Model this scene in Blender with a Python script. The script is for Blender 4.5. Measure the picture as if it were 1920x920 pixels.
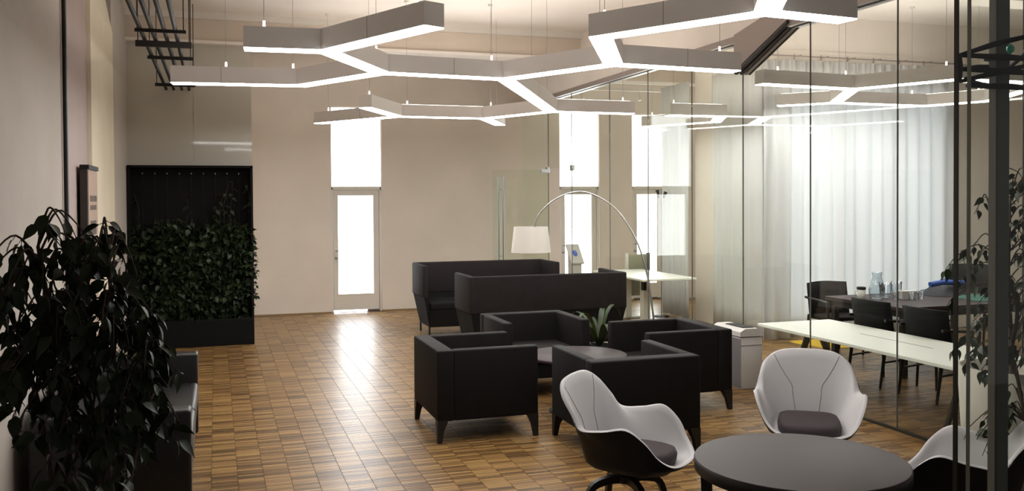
import bpy, bmesh, math, random
from mathutils import Vector, Matrix
R = random.Random(7)
PI = math.pi
for o in list(bpy.data.objects): bpy.data.objects.remove(o)
S = bpy.context.scene
C = S.collection

# ------------------------------------------------------------------ camera
cam = bpy.data.cameras.new('camera'); co = bpy.data.objects.new('camera', cam); C.objects.link(co)
yaw, pit, rol = 0.31313, 0.0185, -0.00571
cr = Vector((math.cos(yaw), -math.sin(yaw), 0)); cf0 = Vector((math.sin(yaw), math.cos(yaw), 0))
cf = cf0*math.cos(pit) - Vector((0, 0, 1))*math.sin(pit); cu = cr.cross(cf)
r2 = cr*math.cos(rol) + cu*math.sin(rol); u2 = -cr*math.sin(rol) + cu*math.cos(rol)
m = Matrix((r2, u2, -cf)).transposed().to_4x4(); m.translation = Vector((0, 0, 1.85))
co.matrix_world = m
cam.sensor_fit = 'HORIZONTAL'; cam.sensor_width = 36; cam.lens = 36*1716/1920
cam.shift_y = (405-460)/1920
cam.clip_start = .05; cam.clip_end = 200
S.camera = co

# ------------------------------------------------------------------ world, exposure
w = bpy.data.worlds.new('world'); S.world = w; w.use_nodes = True
w.node_tree.nodes['Background'].inputs[0].default_value = (1, .96, .92, 1)
w.node_tree.nodes['Background'].inputs[1].default_value = .07
S.view_settings.view_transform = 'Standard'; S.view_settings.look = 'None'
S.view_settings.gamma = 1; S.view_settings.use_curve_mapping = False
S.view_settings.exposure = 1.42
LAMP_DOWN, UP_FILL, DAY = 8.6, 6.4, 3.2

# ------------------------------------------------------------------ materials
def nt(name):
    m = bpy.data.materials.new(name); m.use_nodes = True
    return m, m.node_tree, m.node_tree.nodes['Principled BSDF']
def mat(name, col, rough=.6, metal=0, noise=0, scale=8, bump=0, bscale=60, spec=.5, coat=0, sheen=0, stretch=None):
    m, t, b = nt(name)
    b.inputs['Base Color'].default_value = (*col, 1); b.inputs['Roughness'].default_value = rough
    b.inputs['Metallic'].default_value = metal; b.inputs['Specular IOR Level'].default_value = spec
    b.inputs['Coat Weight'].default_value = coat; b.inputs['Coat Roughness'].default_value = .05
    b.inputs['Sheen Weight'].default_value = sheen
    tc = t.nodes.new('ShaderNodeTexCoord')
    if noise:
        n = t.nodes.new('ShaderNodeTexNoise'); n.inputs['Scale'].default_value = scale; n.inputs['Detail'].default_value = 6
        t.links.new(tc.outputs['Object'], n.inputs['Vector'])
        r = t.nodes.new('ShaderNodeMapRange'); r.inputs[1].default_value = .3; r.inputs[2].default_value = .7
        r.inputs[3].default_value = 1-noise; r.inputs[4].default_value = 1+noise
        t.links.new(n.outputs[0], r.inputs[0])
        v = t.nodes.new('ShaderNodeVectorMath'); v.operation = 'SCALE'; v.inputs[0].default_value = col
        t.links.new(r.outputs[0], v.inputs['Scale']); t.links.new(v.outputs[0], b.inputs['Base Color'])
    if bump:
        n = t.nodes.new('ShaderNodeTexNoise'); n.inputs['Scale'].default_value = bscale; n.inputs['Detail'].default_value = 5
        t.links.new(tc.outputs['Object'], n.inputs['Vector'])
        bp = t.nodes.new('ShaderNodeBump'); bp.inputs['Strength'].default_value = bump; bp.inputs['Distance'].default_value = .01
        t.links.new(n.outputs[0], bp.inputs['Height']); t.links.new(bp.outputs[0], b.inputs['Normal'])
    return m
def emit(name, col, s):
    m = bpy.data.materials.new(name); m.use_nodes = True; t = m.node_tree; t.nodes.clear()
    e = t.nodes.new('ShaderNodeEmission'); e.inputs[0].default_value = (*col, 1); e.inputs[1].default_value = s
    o = t.nodes.new('ShaderNodeOutputMaterial'); t.links.new(e.outputs[0], o.inputs[0]); return m
def glassmat(name, tint, refl=1.0, rough=0.0):
    m = bpy.data.materials.new(name); m.use_nodes = True; t = m.node_tree; t.nodes.clear()
    a = t.nodes.new('ShaderNodeBsdfTransparent'); a.inputs[0].default_value = (*tint, 1)
    g = t.nodes.new('ShaderNodeBsdfGlossy'); g.inputs['Roughness'].default_value = rough
    f = t.nodes.new('ShaderNodeFresnel'); f.inputs[0].default_value = 1.45
    ge = t.nodes.new('ShaderNodeNewGeometry'); io = t.nodes.new('ShaderNodeMapRange'); io.inputs[3].default_value = 1.45; io.inputs[4].default_value = 1/1.45
    t.links.new(ge.outputs['Backfacing'], io.inputs[0]); t.links.new(io.outputs[0], f.inputs[0])
    k = t.nodes.new('ShaderNodeMath'); k.operation = 'MULTIPLY'; k.inputs[1].default_value = refl
    x = t.nodes.new('ShaderNodeMixShader'); o = t.nodes.new('ShaderNodeOutputMaterial')
    t.links.new(f.outputs[0], k.inputs[0]); t.links.new(k.outputs[0], x.inputs[0])
    t.links.new(a.outputs[0], x.inputs[1]); t.links.new(g.outputs[0], x.inputs[2]); t.links.new(x.outputs[0], o.inputs[0])
    return m

M = {}
M['wall'] = mat('plaster', (.78, .71, .64), .85, noise=.04, scale=1.5, bump=.15, bscale=25)
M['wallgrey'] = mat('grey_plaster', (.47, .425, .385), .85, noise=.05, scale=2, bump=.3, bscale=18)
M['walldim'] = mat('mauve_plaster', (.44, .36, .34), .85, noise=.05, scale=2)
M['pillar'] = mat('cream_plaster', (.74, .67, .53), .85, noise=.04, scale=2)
M['ceil'] = mat('ceiling_paint', (.82, .76, .70), .9, noise=.03, scale=2)
M['beam'] = mat('beam_paint', (.66, .57, .48), .9, noise=.04, scale=2)
M['lacquer'] = mat('glossy_panel', (.50, .475, .41), .35, coat=1, spec=.5)
M['white'] = mat('white_paint', (.72, .68, .62), .5)
M['lampbody'] = mat('lamp_housing', (.80, .77, .75), .5)
M['lampdown'] = emit('lamp_diffuser', (1, .985, .96), LAMP_DOWN)
M['upfill'] = emit('added_ceiling_fill', (1, .93, .86), UP_FILL)  # added upward glow that brightens the ceiling, not a seen lamp part
M['day'] = emit('frosted_daylight', (.95, .98, 1.0), DAY)
M['daysoft'] = emit('window_daylight', (.93, .97, 1.0), 1.5)
M['black'] = mat('black_fabric', (.0045, .0042, .0042), .85, noise=.2, scale=20, bump=.15, bscale=300, spec=.25)
M['brown'] = mat('brown_black_fabric', (.0075, .0056, .0059), .72, noise=.12, scale=10, bump=.12, bscale=300, spec=.22)
M['upper'] = mat('mauve_brown_fabric', (.0165, .0125, .0130), .8, noise=.12, scale=10, bump=.15, bscale=250, spec=.25)
M['leather'] = mat('black_leather', (.005, .0047, .005), .4, noise=.1, scale=8, bump=.1, bscale=90, spec=.5)
M['blackwood'] = mat('black_wood', (.009, .0085, .008), .45)
M['tabletop'] = mat('brown_laminate', (.040, .027, .028), .52, noise=.06, scale=4, spec=.28)
M['chairwhite'] = mat('light_grey_upholstery', (.50, .485, .49), .75, noise=.03, scale=6, bump=.1, bscale=300)
M['pad'] = mat('plum_seat_pad', (.034, .024, .026), .85, bump=.15, bscale=300)
M['shell'] = mat('black_shell', (.010, .0095, .009), .6)
M['seam'] = mat('seam_thread', (.16, .15, .155), .9)
M['steel'] = mat('brushed_steel', (.42, .42, .42), .3, metal=1)
M['darksteel'] = mat('dark_painted_steel', (.012, .0105, .010), .6, spec=.3)
M['post'] = mat('grey_painted_post', (.085, .092, .092), .45)
M['postlight'] = mat('light_grey_flange', (.24, .24, .22), .45)
M['rail'] = mat('track_metal', (.33, .275, .25), .4, metal=.3)
M['raildark'] = mat('track_channel', (.035, .028, .025), .5)
M['plastic'] = mat('white_plastic', (.62, .60, .575), .4)
M['tablewhite'] = mat('white_laminate', (.86, .86, .80), .35)
M['glass'] = glassmat('clear_glass', (.955, .97, .95), .75)
M['glassfar'] = glassmat('clear_green_glass', (.965, .985, .95), .45)
M['tumbler'] = glassmat('table_glass', (.9, .93, .95), 2.2)
M['gasket'] = mat('glass_joint', (.16, .155, .14), .5)
M['edge'] = mat('glass_edge', (.02, .022, .018), .3)
M['leafdark'] = mat('ficus_leaf', (.015, .028, .007), .45, noise=.5, scale=9, spec=.3)
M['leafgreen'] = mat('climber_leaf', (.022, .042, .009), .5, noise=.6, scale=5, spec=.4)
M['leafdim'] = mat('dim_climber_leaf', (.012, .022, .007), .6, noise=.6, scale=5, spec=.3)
M['bark'] = mat('bark', (.045, .03, .02), .9)
M['planter'] = mat('black_planter', (.0035, .0035, .0038), .7, spec=.2)
M['cream'] = mat('cream_planter', (.40, .37, .31), .7, noise=.08, scale=5)
M['soil'] = mat('soil', (.02, .014, .01), 1)
M['blue'] = mat('blue_cloth', (.012, .06, .30), .5)
M['navy'] = mat('navy_cloth', (.01, .012, .02), .7)
M['teal'] = mat('teal_cloth', (.012, .085, .062), .8)
M['yellow'] = mat('yellow_cloth', (.55, .36, .02), .8)
M['paper'] = mat('poster_paper', (.42, .31, .25), .8)
M['ink'] = mat('poster_ink', (.10, .075, .065), .8)
M['mug'] = mat('white_ceramic', (.6, .58, .55), .25)
M['logo'] = mat('blue_print', (.03, .12, .6), .5)
M['green_gem'] = mat('green_plastic', (.05, .6, .35), .3)
M['base'] = mat('oak_baseboard', (.30, .20, .10), .5)

def curtain_mat():
    m, t, b = nt('sheer_curtain'); b.inputs['Base Color'].default_value = (.82, .82, .81, 1); b.inputs['Roughness'].default_value = .9
    tr = t.nodes.new('ShaderNodeBsdfTranslucent'); tr.inputs[0].default_value = (.80, .82, .84, 1)
    x = t.nodes.new('ShaderNodeMixShader'); x.inputs[0].default_value = .35
    o = t.nodes['Material Output']; t.links.new(b.outputs[0], x.inputs[1]); t.links.new(tr.outputs[0], x.inputs[2]); t.links.new(x.outputs[0], o.inputs[0])
    return m
M['curtain'] = curtain_mat()

PX, PY = .1685, .0335     # strip length and width of the mosaic parquet
def floor_mat():
    m, t, b = nt('oak_mosaic_parquet')
    N = t.nodes.new; L = t.links.new
    g = N('ShaderNodeNewGeometry'); sp = N('ShaderNodeSeparateXYZ'); L(g.outputs['Position'], sp.inputs[0])
    def fl(src, k, off=0.0):
        a = N('ShaderNodeMath'); a.operation = 'MULTIPLY_ADD'; a.inputs[1].default_value = 1/k; a.inputs[2].default_value = off; L(src, a.inputs[0])
        f = N('ShaderNodeMath'); f.operation = 'FLOOR'; L(a.outputs[0], f.inputs[0]); return f.outputs[0]
    cx = fl(sp.outputs[0], PX, 100.28); mm_ = N('ShaderNodeMath'); mm_.operation = 'MULTIPLY'; mm_.inputs[1].default_value = .618; L(cx, mm_.inputs[0])
    fr_ = N('ShaderNodeMath'); fr_.operation = 'FRACT'; L(mm_.outputs[0], fr_.inputs[0])
    yy = N('ShaderNodeMath'); yy.operation = 'MULTIPLY_ADD'; yy.inputs[1].default_value = -PY; L(fr_.outputs[0], yy.inputs[0]); L(sp.outputs[1], yy.inputs[2])
    cy = fl(yy.outputs[0], PY)
    cb = N('ShaderNodeCombineXYZ'); L(cx, cb.inputs[0]); L(cy, cb.inputs[1])
    wn = N('ShaderNodeTexWhiteNoise'); wn.noise_dimensions = '3D'; L(cb.outputs[0], wn.inputs['Vector'])
    # larger patches of tone
    cy2 = fl(sp.outputs[1], PY*5); cb2 = N('ShaderNodeCombineXYZ'); L(cx, cb2.inputs[0]); L(cy2, cb2.inputs[1]); cb2.inputs[2].default_value = 7
    wn2 = N('ShaderNodeTexWhiteNoise'); wn2.noise_dimensions = '3D'; L(cb2.outputs[0], wn2.inputs['Vector'])
    mp = N('ShaderNodeMapping'); mp.inputs['Scale'].default_value = (3, 60, 1); L(g.outputs['Position'], mp.inputs[0])
    gn = N('ShaderNodeTexNoise'); gn.inputs['Scale'].default_value = 3; gn.inputs['Detail'].default_value = 5; L(mp.outputs[0], gn.inputs['Vector'])
    s1 = N('ShaderNodeMath'); s1.operation = 'MULTIPLY_ADD'; s1.inputs[1].default_value = .72; L(wn.outputs[0], s1.inputs[0])
    s2 = N('ShaderNodeMath'); s2.operation = 'MULTIPLY'; s2.inputs[1].default_value = .0; L(wn2.outputs[0], s2.inputs[0]); L(s2.outputs[0], s1.inputs[2])
    s3 = N('ShaderNodeMath'); s3.operation = 'MULTIPLY_ADD'; s3.inputs[1].default_value = .45; L(gn.outputs[0], s3.inputs[0]); L(s1.outputs[0], s3.inputs[2])
    cr_ = N('ShaderNodeValToRGB'); e = cr_.color_ramp.elements
    e[0].position = .1; e[0].color = (.050, .022, .005, 1); e[1].position = 1.0; e[1].color = (.36, .215, .075, 1)
    k = cr_.color_ramp.elements.new(.5); k.color = (.170, .087, .025, 1)
    L(s3.outputs[0], cr_.inputs[0]); L(cr_.outputs[0], b.inputs['Base Color'])
    b.inputs['Roughness'].default_value = .40; b.inputs['Specular IOR Level'].default_value = .42
    b.inputs['Coat Weight'].default_value = .16; b.inputs['Coat Roughness'].default_value = .24
    bp = N('ShaderNodeBump'); bp.inputs['Strength'].default_value = .12; bp.inputs['Distance'].default_value = .004
    L(s3.outputs[0], bp.inputs['Height']); L(bp.outputs[0], b.inputs['Normal'])
    return m
M['floor'] = floor_mat()
M['gap'] = mat('parquet_joint', (.05, .025, .01), .8)

# ------------------------------------------------------------------ mesh helpers
class MB:
    def __init__(s): s.v = []; s.f = []; s.sm = []
    def add(s, vs, fs, smooth=False):
        n = len(s.v); s.v += [tuple(v) for v in vs]; s.f += [tuple(i+n for i in f) for f in fs]; s.sm += [smooth]*len(fs); return s
    def box(s, x0, y0, z0, x1, y1, z1):
        return s.hexa([(x0,y0,z0),(x1,y0,z0),(x1,y1,z0),(x0,y1,z0),(x0,y0,z1),(x1,y0,z1),(x1,y1,z1),(x0,y1,z1)])
    def hexa(s, p): return s.add(p, [(3,2,1,0),(4,5,6,7),(0,1,5,4),(1,2,6,5),(2,3,7,6),(3,0,4,7)])
    def prism(s, poly, z0, z1):
        n = len(poly); vs = [(x,y,z0) for x,y in poly]+[(x,y,z1) for x,y in poly]
        return s.add(vs, [tuple(reversed(range(n))), tuple(range(n,2*n))]+[(i,(i+1)%n,(i+1)%n+n,i+n) for i in range(n)])
    def tube(s, pts, r, seg=8, cap=True):
        pts = [Vector(p) for p in pts]; n = len(pts); rs = r if isinstance(r, (list, tuple)) else [r]*n
        up = Vector((0,0,1)); vs = []
        prev = None
        for i, p in enumerate(pts):
            d = (pts[min(i+1,n-1)]-pts[max(i-1,0)]).normalized()
            if prev is None:
                a = d.cross(up if abs(d.z) < .9 else Vector((1,0,0))).normalized()
            else:
                a = (prev - d*prev.dot(d)).normalized()
            prev = a; b = d.cross(a)
            for k in range(seg):
                t = 2*PI*k/seg; vs.append(p + (a*math.cos(t)+b*math.sin(t))*rs[i])
        fs = [(i*seg+k, i*seg+(k+1)%seg, (i+1)*seg+(k+1)%seg, (i+1)*seg+k) for i in range(n-1) for k in range(seg)]
        s.add(vs, fs, seg > 4)
        if cap:
            s.add(vs[:seg], [tuple(reversed(range(seg)))]); s.add(vs[-seg:], [tuple(range(seg))])
        return s
    def lathe(s, prof, cx=0, cy=0, seg=32, z=0):
        n = len(prof); vs = [(cx+r*math.cos(2*PI*k/seg), cy+r*math.sin(2*PI*k/seg), z+h) for r, h in prof for k in range(seg)]
        return s.add(vs, [(i*seg+k, i*seg+(k+1)%seg, (i+1)*seg+(k+1)%seg, (i+1)*seg+k) for i in range(n-1) for k in range(seg)], True)
    def grid(s, rows, closed=False, smooth=True):
        a = len(rows); b = len(rows[0]); vs = [p for r in rows for p in r]
        fs = [(i*b+k, i*b+(k+1)%b, (i+1)*b+(k+1)%b, (i+1)*b+k) for i in range(a-1) for k in range(b if closed else b-1)]
        return s.add(vs, fs, smooth)
    def mesh(s, name, mats):
        me = bpy.data.meshes.new(name); me.from_pydata(s.v, [], s.f); me.validate()
        for mm in (mats if isinstance(mats, list) else [mats]): me.materials.append(mm)
        if len(me.polygons) == len(s.sm): me.polygons.foreach_set('use_smooth', s.sm)
        me.update(); return me
    def build(s, name, mt, parent=None, loc=None, bevel=0, bseg=3, recalc=True):
        me = s.mesh(name, mt)
        if recalc or bevel:
            bm = bmesh.new(); bm.from_mesh(me)
            if bevel:
                bmesh.ops.remove_doubles(bm, verts=bm.verts, dist=1e-5)
                ed = [e for e in bm.edges if len(e.link_faces) == 2 and e.calc_face_angle(0) > .5]
                bmesh.ops.bevel(bm, geom=ed, offset=bevel, segments=bseg, affect='EDGES', profile=.5, clamp_overlap=True)
                for f in bm.faces: f.smooth = True
            bmesh.ops.recalc_face_normals(bm, faces=bm.faces)
            bm.to_mesh(me); bm.free()
            if bevel:
                try: me.set_sharp_from_angle(angle=.7)
                except Exception: pass
        return link(name, me, parent, loc)
def link(name, me, parent=None, loc=None):
    o = bpy.data.objects.new(name, me); C.objects.link(o)
    if parent: o.parent = parent
    if loc: o.location = loc
    return o
def tag(o, label, cat, group=None, kind=None):
    if label: o['label'] = label
    if cat: o['category'] = cat
    if group: o['group'] = group
    if kind: o['kind'] = kind
    return o
def thing(name, loc, rz, label, cat, group=None):
    o = bpy.data.objects.new(name, None); C.objects.link(o); o.location = loc; o.rotation_euler = (0,0,rz)
    o.empty_display_size = .1
    return tag(o, label, cat, group)
def struct(name, mb, mt, **k):
    o = mb.build(name, mt, **k); o['kind'] = 'structure'; return o
def sroot(name):
    o = bpy.data.objects.new(name, None); C.objects.link(o); o['kind'] = 'structure'; return o
def dup(root, loc, rz, label, group=None):
    r = root.copy(); C.objects.link(r); r.location = loc; r.rotation_euler = (0,0,rz); r['label'] = label
    if group: r['group'] = group
    for ch in list(root.children):
        c = ch.copy(); C.objects.link(c); c.parent = r
        for g in list(ch.children):
            d = g.copy(); C.objects.link(d); d.parent = c
    return r
def catmull(pts, n, closed=False):
    P = [Vector(p) for p in pts]; m_ = len(P); out = []
    segs = m_ if closed else m_-1
    for i in range(segs):
        if closed: a,b,c,d = P[(i-1)%m_],P[i],P[(i+1)%m_],P[(i+2)%m_]
        else: a,b,c,d = P[max(i-1,0)],P[i],P[i+1],P[min(i+2,m_-1)]
        for k in range(n):
            t = k/n; out.append(.5*((2*b)+(c-a)*t+(2*a-5*b+4*c-d)*t*t+(3*b-a-3*c+d)*t**3))
    if not closed: out.append(P[-1])
    return out

# ------------------------------------------------------------------ floor
CEIL = 4.25; TRK = 3.45; GX = 5.11; FW = 15.17
flo = struct('floor', MB().box(-1.3, -2.5, -.12, 12.2, 15.5, -.0045), M['gap'])
x0 = -7*PX - .28*PX
strips = []
ix = 0
cols = [(-100.28+k)*PX for k in range(93, 100+62)]
cells = []
for kc, xs in zip(range(93, 162), cols):
    if xs < -1.25 or xs > 9.9: continue
    for k in range(int(4.6/PY), int(15.15/PY)):
        cells.append((xs, k*PY+PY*((kc*.618) % 1)))
# the nearest strips in the frame are parts of their own, the rest is one sheet of strips
def vis(x, y):
    d = Vector((x, y, 0))-Vector((0,0,1.85)); z = d.dot(cf)
    px_ = 960+1716*d.dot(r2)/z; py_ = 405-1716*d.dot(u2)/z
    return 372 < px_ < 1040 and py_ < 925
near = sorted([c for c in cells if vis(c[0]+PX/2, c[1]+PY/2)], key=lambda c: (c[0]**2+c[1]**2))[:296]
ns = set(near)
def stripgeo(mb, x, y, z):
    g = .0005; t = .0011; gy = .0009
    mb.add([(x+g,y+gy,z-.004),(x+PX-g,y+gy,z-.004),(x+PX-g,y+PY-gy,z-.004),(x+g,y+PY-gy,z-.004),
            (x+g+t,y+gy+t,z),(x+PX-g-t,y+gy+t,z),(x+PX-g-t,y+PY-gy-t,z),(x+g+t,y+PY-gy-t,z)],
           [(4,5,6,7),(0,1,5,4),(1,2,6,5),(2,3,7,6),(3,0,4,7)])
mb = MB()
for c in cells:
    if c in ns: continue
    stripgeo(mb, c[0], c[1], R.uniform(-.0006, 0))
o = mb.build('parquet_strips', M['floor'], flo, recalc=False); o['kind'] = 'stuff'
pm = MB(); stripgeo(pm, 0, 0, 0); pme = pm.mesh('parquet_strip', M['floor'])
for c in near: link('parquet_strip', pme, flo, (c[0], c[1], R.uniform(-.0006, 0)))

# ------------------------------------------------------------------ ceiling and ribs
ce = struct('ceiling', MB().box(-1.3, -2.5, CEIL, 12.2, 15.5, CEIL+.15), M['ceil'])
b1 = MB().box(-1.05, 12.42, 3.9, GX, 12.85, CEIL).build('ceiling_beam', M['beam'], ce)
MB().box(-1.05, 12.33, 4.17, GX, 12.42, CEIL).build('beam_moulding', M['white'], ce)
MB().box(-1.05, 12.36, 3.86, GX, 12.86, 3.90).build('beam_soffit', M['ceil'], ce)
MB().box(GX+.1, 13.3, 3.72, 9.0, 13.7, CEIL).build('ceiling_beam', M['beam'], ce)
MB().box(7.0, 7.9, 4.0, 12.0, 8.25, CEIL).build('ceiling_beam', M['ceil'], ce)

# ------------------------------------------------------------------ walls
# far wall with three door and window openings
ops = [(1.80, 2.63), (5.80, 6.56), (7.21, 7.86)]
wt = 3.38
fw = MB(); xs = .46
for a, b in ops:
    fw.box(xs, FW, 0, a, FW+.3, CEIL); fw.box(a, FW, wt, b, FW+.3, CEIL); xs = b
fw.box(xs, FW, 0, 9.0, FW+.3, CEIL)
struct('wall_back', fw, M['wall'])
struct('baseboard_back', MB().box(.46, FW-.018, 0, 1.80, FW, .022).box(2.63, FW-.018, 0, 5.80, FW, .022).box(6.56, FW-.018, 0, 7.21, FW, .022), M['base'])
for i, (a, b) in enumerate(ops):
    d = sroot('door_%d' % (i+1))
    fr = MB().box(a, FW+.02, 0, a+.035, FW+.12, 2.06).box(b-.035, FW+.02, 0, b, FW+.12, 2.06).box(a, FW+.02, 2.02, b, FW+.12, 2.075)
    fr.build('door_frame', M['white'], d, bevel=.004, bseg=1)
    la, lb = a+.04, b-.04; ga, gb = la+.075, lb-.095
    lf = MB().box(la, FW+.045, .035, ga, FW+.085, 2.015).box(gb, FW+.045, .035, lb, FW+.085, 2.015).box(ga, FW+.045, .035, gb, FW+.085, .30).box(ga, FW+.045, 1.925, gb, FW+.085, 2.015)
    lf.build('door_leaf', M['white'], d)
    MB().box(ga, FW+.06, .30, gb, FW+.07, 1.925).build('door_pane', M['day'], d)
    MB().box(ga-.008, FW+.038, .292, ga, FW+.046, 1.933).box(gb, FW+.038, .292, gb+.008, FW+.046, 1.933).box(ga, FW+.038, .292, gb, FW+.046, .30).box(ga, FW+.038, 1.925, gb, FW+.046, 1.933).build('glazing_bead', M['white'], d)
    h = MB().tube([(la+.035, FW+.045, 1.02),(la+.035, FW+.0, 1.02),(la+.13, FW-.005, 1.02)], .009, 8)
    h.build('door_handle', M['steel'], d)
    MB().lathe([(0,0),(.022,0),(.022,.012),(0,.012)], seg=16).build('lock_rosette', M['steel'], d, loc=(la+.035, FW+.045, .90)).rotation_euler = (PI/2,0,0)
    if i == 0: MB().box(la, FW+.06, .003, lb-.2, FW+.07, .033).build('threshold_gap_light', M['day'], d)
    win = sroot('window_%d' % (i+1))
    MB().box(a, FW+.04, 2.075, b, FW+.055, wt).build('window_pane', M['day'], win)
    MB().box(a, FW+.015, 2.075, a+.012, FW+.06, wt).box(b-.012, FW+.015, 2.075, b, FW+.06, wt).box(a, FW+.015, wt-.012, b, FW+.06, wt).build('window_frame', M['white'], win)

# block behind the green wall: plaster sides, glossy panel above
struct('wall_left_block', MB().box(-1.05, 12.52, 0, .46, 15.17, CEIL), M['wall'])
lp = sroot('trim_glossy_panels')
for a, b in ((-1.05, -.26), (-.257, .46)):
    MB().box(a, 12.50, 2.31, b, 12.52, 3.86).build('glossy_panel', M['lacquer'], lp)
# left wall in bays
struct('wall_left', MB().box(-1.3, -2.5, 0, -1.05, 7.32, CEIL), M['wallgrey'])
struct('wall_left_recess', MB().box(-1.35, 7.32, 0, -1.07, 8.86, CEIL), M['walldim'])
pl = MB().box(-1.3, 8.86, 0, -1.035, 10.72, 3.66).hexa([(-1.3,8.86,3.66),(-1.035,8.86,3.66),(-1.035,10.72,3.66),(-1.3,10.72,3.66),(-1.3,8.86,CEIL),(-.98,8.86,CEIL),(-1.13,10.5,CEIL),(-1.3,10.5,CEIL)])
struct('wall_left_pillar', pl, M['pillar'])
struct('wall_left_far', MB().box(-1.3, 10.72, 0, -1.05, 12.52, CEIL), M['wallgrey'])
# right rooms
struct('wall_right', MB().box(12.0, -2.5, 0, 12.2, 10.4, CEIL), M['wall'])
struct('wall_far_room_right', MB().box(9.0, 12.4, 0, 9.2, 15.4, CEIL), M['wall'])
struct('wall_meeting_room_back', MB().box(6.95, 10.38, 0, 12.2, 12.4, CEIL), M['wall'])
wm = sroot('window_4')
for k in range(3):
    xa = 7.15+k*.86
    MB().box(xa, 10.366, .25, xa+.78, 10.376, 3.30).build('window_pane', M['daysoft'], wm)
    MB().box(xa-.04, 10.35, .21, xa, 10.38, 3.34).box(xa+.78, 10.35, .21, xa+.82, 10.38, 3.34).box(xa, 10.35, 3.30, xa+.78, 10.38, 3.34).box(xa, 10.35, .21, xa+.78, 10.38, .25).build('window_frame', M['white'], wm)
# header above the glass wall, with the folded ceiling track
hd = MB().box(GX-.02, 0, TRK+.04, GX+.14, 15.17, CEIL)
hdo = struct('wall_glass_header', hd, M['wall'])
def bar(mb, p, q, w, h):   # bar in the plane of the glass wall (along Y), w across X, h normal in z
    (y0,z0),(y1,z1) = p, q; d = math.hypot(y1-y0, z1-z0); ny, nz = -(z1-z0)/d*h/2, (y1-y0)/d*h/2
    return mb.hexa([(w[0],y0-ny,z0-nz),(w[1],y0-ny,z0-nz),(w[1],y1-ny,z1-nz),(w[0],y1-ny,z1-nz),(w[0],y0+ny,z0+nz),(w[1],y0+ny,z0+nz),(w[1],y1+ny,z1+nz),(w[0],y1+ny,z1+nz)])
tr = sroot('trim_ceiling_track')
for y0, y1 in ((0, 7.30), (8.14, 15.17)):
    MB().box(GX-.06, y0, TRK-.02, GX+.10, y1, TRK+.045).build('track_rail', M['rail'], tr)
    MB().box(GX-.005, y0, TRK-.028, GX+.015, y1, TRK-.018).build('track_channel', M['raildark'], tr)
MB().hexa([(GX-.09,7.25,3.49),(GX+.12,7.25,3.49),(GX+.12,8.17,3.13),(GX-.09,8.17,3.13),(GX-.09,7.25,3.66),(GX+.12,7.25,3.66),(GX+.12,8.17,3.50),(GX-.09,8.17,3.50)]).build('sloped_bulkhead', M['rail'], tr)
for k, (xa, xb, mt) in enumerate(((-.085,-.045,'raildark'),(-.02,.01,'raildark'),(.03,.07,'rail'),(.085,.1,'raildark'))):
    bar(MB(), (7.27, 3.475), (8.17, 3.115), (GX+xa, GX+xb), .03).build('track_channel', M[mt], tr)

# ------------------------------------------------------------------ glass wall
gw = sroot('wall_glass')
ys = [2.32, 3.55, 4.75, 5.93, 7.04, 8.15, 9.20, 10.30, 11.46, 12.86]
for a, b in zip(ys, ys[1:]):
    far = a > 8
    MB().box(GX, a+.004, .02, GX+.012, b-.004, TRK-.02).build('glass_panel', M['glassfar' if far else 'glass'], gw)
MB().box(GX, 13.885, .02, GX+.012, 15.16, TRK-.02).build('glass_panel', M['glassfar'], gw)
MB().box(GX, 12.865, 2.34, GX+.012, 13.875, TRK-.02).build('glass_transom', M['glassfar'], gw)
for y in ys[1:]+[13.88]:
    MB().box(GX-.001, y-.0022, .02, GX+.013, y+.0022, TRK-.02).build('glass_joint', M['gasket'], gw)
MB().box(GX-.008, 2.32, 0, GX+.02, 12.86, .020).box(GX-.008, 13.88, 0, GX+.02, FW, .020).build('floor_track', M['edge'], gw)
for y, s in ((13.90, 1), (12.84, 1)):
    MB().box(GX-.02, y-.045, 2.28, GX+.03, y+.045, 2.36).box(GX-.03, y-.10, 2.27, GX-.005, y-.0, 2.31).build('patch_fitting', M['steel'], gw)
# open glass door leaf with its long bar handle
gd = thing('glass_door', (GX-.03, 13.80, 0), 0, 'frameless glass door standing open into the lounge behind the sofas', 'door')
MB().box(-.93, -.006, .03, 0, .006, 2.32).build('door_leaf', M['glassfar'], gd)
MB().tube([(-.78,-.06,.75),(-.78,-.06,2.2)], .016, 10).build('bar_handle', M['steel'], gd)
MB().tube([(-.815,.06,.75),(-.815,.06,2.2)], .016, 10).build('bar_handle', M['steel'], gd)
for z in (.95, 2.0): MB().tube([(-.78,-.06,z),(-.80,.06,z)], .008, 8).build('handle_spacer', M['steel'], gd)
MB().box(-.12, -.02, 2.27, .02, .02, 2.33).build('top_hinge', M['steel'], gd)

# near pane across the right foreground, with the steel post behind it
np_ = sroot('wall_glass_corner')
MB().box(2.216, 2.30, .01, 2.262, 2.312, TRK).build('glass_panel', M['glass'], np_)
MB().box(2.265, 2.30, .01, 5.10, 2.312, TRK).build('glass_panel', M['glass'], np_)
MB().box(2.211, 2.298, .01, 2.216, 2.314, TRK).build('polished_edge', M['edge'], np_)
MB().box(2.262, 2.299, .01, 2.2645, 2.313, TRK).build('glass_joint', M['postlight'], np_)
po = thing('steel_post', (2.505, 2.42, 0), 0, 'grey steel post standing behind the near glass pane at right', 'post')
MB().box(-.029,-.015,.01,.029,.015,CEIL-.002).build('post_shaft', M['post'], po, bevel=.004, bseg=1)
MB().box(-.033,-.014,.01,-.0295,.014,CEIL-.002).build('side_flange', M['postlight'], po)
MB().box(-.07,-.07,0,.07,.07,.012).build('base_plate', M['post'], po)
MB().box(-.12,-.12,CEIL-.012,.12,.12,CEIL-.001).build('head_plate', M['post'], po)

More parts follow.
